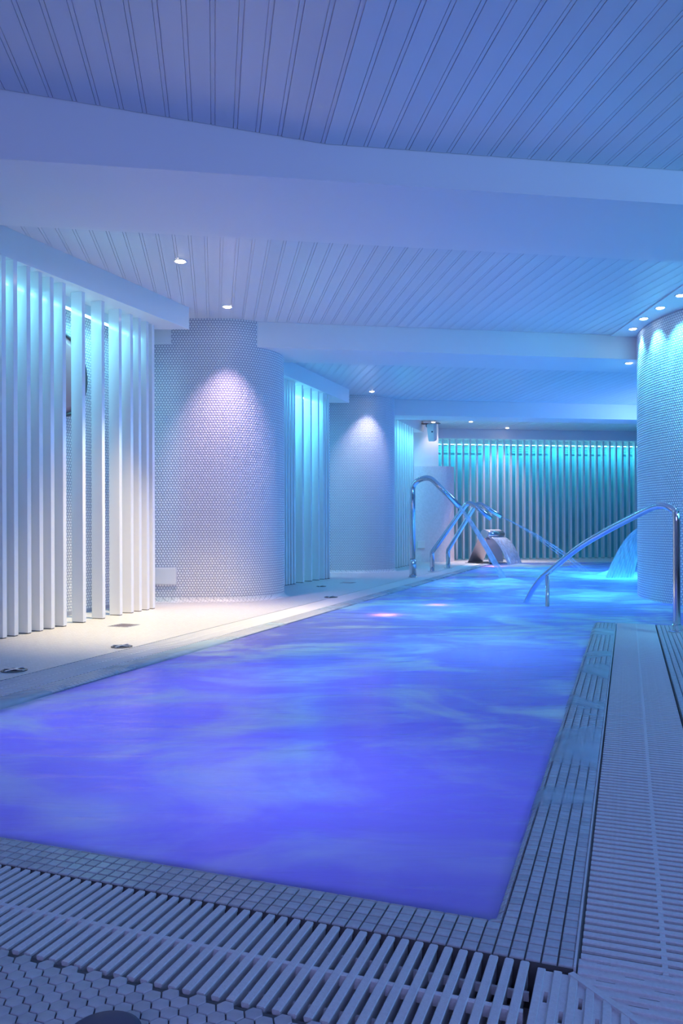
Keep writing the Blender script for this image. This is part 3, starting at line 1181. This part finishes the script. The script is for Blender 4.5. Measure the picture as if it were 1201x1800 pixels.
# arc of water behind the round column, with its spout on the column
sp = Vector((4.30, 11.0, .69))
g = thing('waterfall_spout', 'steel spout behind the round column pouring an arc of water', 'water spout', (4.85, 11.3, 0))
pl = fillet([(0.1, .05, -1.0), (0.1, .05, .60), (-.53, -.3, .69)], [.2], 8)
put('pipe', mesh_of(*tube_vf(pl, .04, 16), smooth=True), M_STEEL, g)
mb = MB()
for k in range(9):
    t = (k - 4) / 4
    p0 = sp + Vector((0, 0, -.055 + .022 * (4 - abs(k - 4)) * 0)) + Vector((.02, .0, .013 * k - .05))
    v0 = Vector((-1.45 + .085 * (8 - k), -.12 + .05 * t, .15 + .03 * k)) * 1.0
    T = (v0.z + math.sqrt(v0.z ** 2 + 2 * 9.8 * (p0.z - WL))) / 9.8
    pts_ = [p0 + v0 * (T * i / 20) + Vector((0, 0, -4.9 * (T * i / 20) ** 2)) for i in range(21)]
    mb.add(tube_vf(pts_, [.014 + .012 * i / 20 for i in range(21)], 8, caps=False))
tag(mb.build('water_arc', M_FALL, None, True), 'thick glowing arc of water pouring beside the round tiled column', 'water', kind='stuff')

# ------------------------------------------------------------------ stainless cascade
cb_ = Vector((2.88, 15.15, 0))
ang = math.radians(-42)      # local +x: the way the water falls
cs = thing('cascade', 'bent stainless steel cascade with a rolled top pouring a curtain of water', 'waterfall', cb_, ang)


def sheet_vf(prof2, y0, y1, th):
    """bent sheet: polyline prof2 in x-z, width y0..y1, thickness th"""
    n = len(prof2)
    P = [Vector(p) for p in prof2]
    v, f = [], []
    for sgn in (0, 1):
        for i, p in enumerate(P):
            d = (P[min(i + 1, n - 1)] - P[max(i - 1, 0)]).normalized()
            nn_ = Vector((-d.y, d.x))
            q_ = p - nn_ * th * sgn
            v.append((q_.x, y0, q_.y)); v.append((q_.x, y1, q_.y))
    o_ = 2 * n
    for i in range(n - 1):
        a_, b_ = 2 * i, 2 * i + 2
        f += [(a_, a_ + 1, b_ + 1, b_), (o_ + a_, o_ + b_, o_ + b_ + 1, o_ + a_ + 1), (a_, b_, o_ + b_, o_ + a_), (a_ + 1, o_ + a_ + 1, o_ + b_ + 1, b_ + 1)]
    f += [(0, o_, o_ + 1, 1), (2 * n - 2, 2 * n - 1, o_ + 2 * n - 1, o_ + 2 * n - 2)]
    return v, f


WC = .27
topx, topz, rr_ = .02, .56, .085
back_leg = [(-.36, 0), (topx - .085, topz - .02)]
arcp = [(topx + rr_ * math.cos(t), topz + rr_ * math.sin(t)) for t in np.linspace(math.radians(170), math.radians(-20), 14)]
put('body', mesh_of(*sheet_vf([(-.36, 0.0)] + arcp + [(.16, .47)], -WC, WC, .006)), M_BRUSH, cs)
put('front_plate', mesh_of(*sheet_vf([(-.02, .60), (.06, .45), (.12, .02)], -WC + .01, WC - .01, .006)), M_BRUSH, cs)
put('end_cap', mesh_of(*tube_vf([(topx, -WC - .004, topz), (topx, -WC + .02, topz)], rr_ - .004, 24)), M_BRUSH, cs)
put('roller', mesh_of(*tube_vf([(topx + .06, -WC + .02, topz - .005), (topx + .06, WC + .02, topz - .005)], .062, 24), smooth=True), M_STEEL, cs)
put('base_plate', box_me(-.40, .16, -WC - .02, WC + .02, 0.001, .008, bev=.002), M_DARK, cs)
fl = []
for i in range(15):
    t = i / 14
    fl.append((.12 + .42 * t, .50 - .52 * t * t - .03 * t))
o = put('water_curtain', mesh_of(*sheet_vf(fl, -WC + .02, WC, .01), smooth=True), M_FALL, cs)
o['label'] = 'white curtain of falling water'

# ------------------------------------------------------------------ fittings
# lamps in the ceiling
M_LENS_W = emat('warm_lens', (1.0, .86, .72), 22)
M_LENS_C = emat('cool_lens', (.75, .97, 1.0), 14)
RING = mesh_of(*lathe_vf([(.034, .004), (.044, -.001), (.050, -.001), (.052, .004)], 28, cap=False), smooth=True); RING.materials.append(M_WHITE)
LENS = {}
for k_, m_ in (('w', M_LENS_W), ('c', M_LENS_C)):
    LENS[k_] = mesh_of(*lathe_vf([(.036, .004), (.030, -.004), (.016, -.0075)], 24), smooth=True); LENS[k_].materials.append(m_)


def downlight(px, py, z, label, kind, col, watts, cone=75, tilt=(0, 0), blend=.8):
    w = at(px, py, z)
    t = thing('ceiling_downlight', label, 'light', (w.x, w.y, z - .004), group='recessed ceiling lamps')
    put('trim_ring', RING, None, t)
    put('lens', LENS[kind], None, t)
    d = bpy.data.lights.new('spot', 'SPOT')
    d.energy = watts; d.color = col; d.spot_size = math.radians(cone); d.spot_blend = blend; d.shadow_soft_size = .03
    o = bpy.data.objects.new('spot_light', d); COL.objects.link(o)
    o.location = (w.x, w.y, z - .02)
    v_ = Vector((tilt[0], tilt[1], -1))
    o.rotation_euler = v_.to_track_quat('-Z', 'Y').to_euler()
    return t


WARM = (1.0, .79, .44); LILAC = (1.0, .68, .92); ICE = (.14, .78, 1.0); PINK = (1.0, .78, .80)
downlight(317, 459, Z_C, 'glowing ceiling lamp nearest the wide front beam, above the white deck', 'w', WARM, 430, 74, (.03, .06))
downlight(400, 539, Z_C, 'glowing ceiling lamp right before the first tiled column', 'w', LILAC, 95, 70, (-.02, .16))
downlight(654, 688, Z_C, 'glowing ceiling lamp right before the second tiled column', 'w', (.80, .72, 1.0), 60, 75, (-.05, .2))
downlight(828, 741, Z_C, 'left one of the pair of small lamps before the far slatted wall', 'w', PINK, 300, 62, (.22, -.05))
downlight(892, 752, Z_C, 'right one of the pair of small lamps before the far slatted wall', 'w', PINK, 45, 90, (-.02, .1))
downlight(762, 742, Z_C, 'small ceiling lamp directly over the white loudspeaker', 'w', PINK, 12, 95, (.05, .1))
downlight(1197, 519, 2.738, 'lamp of the row by the round column, nearest the picture edge', 'c', ICE, 40, 90, (.45, .0))
downlight(1161, 541, 2.738, 'second lamp from the right edge in the row by the round column', 'c', ICE, 42, 90, (.45, .0))
downlight(1132, 560, 2.738, 'third lamp from the right edge in the row by the round column', 'c', ICE, 42, 80, (.35, .0))
downlight(1113, 578, 2.738, 'furthest lamp of the row by the round column, next to the second beam', 'c', ICE, 42, 80, (.3, .05))
downlight(1106, 638, ZB, 'lamp set in the underside of the second beam beside the round column', 'c', ICE, 30, 90, (.1, .1))

# round mirror on the tiled wall behind the first slats
mw = SA + n1 * .42
k = (104 - 600.5) / FOC
tt = (k * mw.y - mw.x) / (d1.x - k * d1.y)
mc = mw + d1 * tt - n1 * .012
rm = thing('round_mirror', 'round mirror with a painted-in rosy reflection and a dark rim on the wall behind the left slats', 'mirror', (mc.x, mc.y, 1.99), math.atan2(d1.y, d1.x))
Mx = Matrix.Rotation(math.pi / 2, 4, 'X')
MB().add(lathe_vf([(.325, -.004), (.325, .010), (.27, .018), (.0005, .022)], 48), Mx).build('glass', M_REFLECTION, rm, True)
MB().add(lathe_vf([(.322, .0), (.322, .022), (.338, .026), (.348, .02), (.350, -.008)], 48, cap=False), Mx).build('rim', M_DARK, rm, True)

# socket boxes
def socket(label, x, y, z, w, h, rz=0.0):
    t = thing('wall_box', label, 'wall box', (x, y, z), rz)
    put('housing', box_me(-w / 2, w / 2, -.035, .004, 0, h, bev=.004), M_WHITE, t)
    put('cover', box_me(-w / 2 + .008, w / 2 - .008, -.040, -.034, .008, h - .008, bev=.002), M_WHITE, t)


socket('blank white wall box low on the first tiled column', -1.70, 7.596, .175, .21, .165)
w_ = at(740, 962, .27)
socket('small white wall box low on the end plinth', 1.575, 15.55, .27, .15, .15)

# loudspeaker under the ceiling at the end wall
spk = thing('loudspeaker', 'small white loudspeaker on a bracket under the ceiling by the end wall', 'loudspeaker', (1.75, 15.1, 2.52), math.radians(-24))
v_, f_ = box_vf(-.075, .075, -.09, .09, -.17, .17, bev=.012)
v_ = [(x * (1 - .22 * (.17 - z) / .34), y, z) for x, y, z in v_]
Mt = Matrix.Rotation(math.radians(14), 4, 'X')
MB().add((v_, f_), Mt).build('cabinet', M_WHITE, spk)
MB().add(box_vf(-.060, .060, -.094, -.088, -.13, .15, bev=.003), Mt).build('front_grille', M_WHITE, spk)
MB().add(lathe_vf([(.016, 0), (.016, .004), (.010, .005)], 18), Mt @ Matrix.Translation((.03, -.094, .02)) @ Mx).build('badge', M_BLACK, spk)
MB().add(tube_vf([(-.09, .05, .08), (-.16, .14, .14), (-.16, .14, .185)], .012, 10)).add(box_vf(-.23, .12, .02, .16, .172, .182)).build('bracket', M_DARK, spk)

# drains and floor inlets in the white deck
def drain(px, py, label, s, kind):
    w = at(px, py, 0)
    t = thing('floor_drain', label, 'drain', (w.x, w.y, 0), -TH)
    if kind == 'square':
        fr = MB()
        for q in ((-s, s, -s, -s + .012), (-s, s, s - .012, s), (-s, -s + .012, -s + .012, s - .012), (s - .012, s, -s + .012, s - .012)):
            fr.add(box_vf(*q, .0005, .004))
        fr.build('frame', M_STEEL, t)
        put('plate', box_me(-s + .012, s - .012, -s + .012, s - .012, .0004, .0015), M_DARK, t)
        n = 5
        for k in range(n):
            y = -s + .012 + (2 * s - .024) * (k + .5) / n
            put('bar', box_me(-s + .012, s - .012, y - .004, y + .004, .0015, .0035), M_BRUSH, t)
    else:
        put('ring', mesh_of(*lathe_vf([(s, .0005), (s, .004), (s * .82, .006), (s * .78, .002)], 28)), M_DARK, t)
        put('cross', MB().add(box_vf(-s * .95, s * .95, -.008, .008, .002, .010, bev=.002)).add(box_vf(-.008, .008, -s * .95, s * .95, .002, .011, bev=.002)).build('knob', M_STEEL, t).data, None, t)
        for c in list(t.children):
            if c.name.startswith('knob'): bpy.data.objects.remove(c)


drain(218, 1100, 'square floor drain in the brightly lit deck before the white slats', .085, 'square')
drain(214, 1137, 'round valve cover with a cross near the left grating, beyond the nearest one', .065, 'round')
drain(25, 1179, 'round valve cover with a cross nearest the camera on the left deck', .065, 'round')
drain(582, 1050, 'small floor drain on the deck between the two tiled columns', .07, 'round')
drain(612, 1024.5, 'dark floor drain right before the second tiled column', .085, 'square')
drain(565, 1031, 'faint floor drain close to the middle row of slats', .06, 'round')

# dark rounded foot that reaches into the bottom of the picture
w = at(182, 1836, 0)
ft = thing('rubber_foot', 'dark rounded rubber foot on the hexagonal tiles at the bottom edge', 'foot', (w.x, w.y, .0), .3)
put('sole', mesh_of(*lathe_vf([(.052, .001), (.056, .006), (.054, .016), (.044, .022), (.020, .025), (.001, .0255)], 36), smooth=True), M_BLACK, ft)

# ventilation panels high on the far wall
for x0_, x1_, wd in ((770, 848, 'leftmost'), (892, 963, 'second from left'), (994, 1066, 'third from left'), (1094, 1150, 'rightmost')):
    def pf_(px):
        k = (px - 600.5) / FOC
        o0 = bld(0, 16.39)
        return (k * o0.y - o0.x) / (CB - k * SB)
    p0_, p1_ = pf_(x0_), pf_(x1_)
    base = bld(p0_, 16.395)
    t = thing('vent_panel', 'teal ventilation panel behind the top of the far slats, %s' % wd, 'vent', (base.x, base.y, 2.29), BE, 'vent panels on the far wall')
    Lw = p1_ - p0_
    put('backing', box_me(0, Lw, -.012, 0, 0, .18), M_DARK, t)
    fr = MB()
    for q in ((0, Lw, 0, .012), (0, Lw, .168, .18), (0, .014, .012, .168), (Lw - .014, Lw, .012, .168)):
        fr.add(box_vf(q[0], q[1], -.026, -.004, q[2], q[3]))
    fr.build('frame', M_TEAL, t)
    LV = None
    for k in range(4):
        if LV is None:
            LV = box_me(.016, Lw - .016, -.022, -.010, 0, .022); LV.materials.append(M_TEAL)
        put('louvre', LV, None, t, loc=(0, 0, .022 + .036 * k))
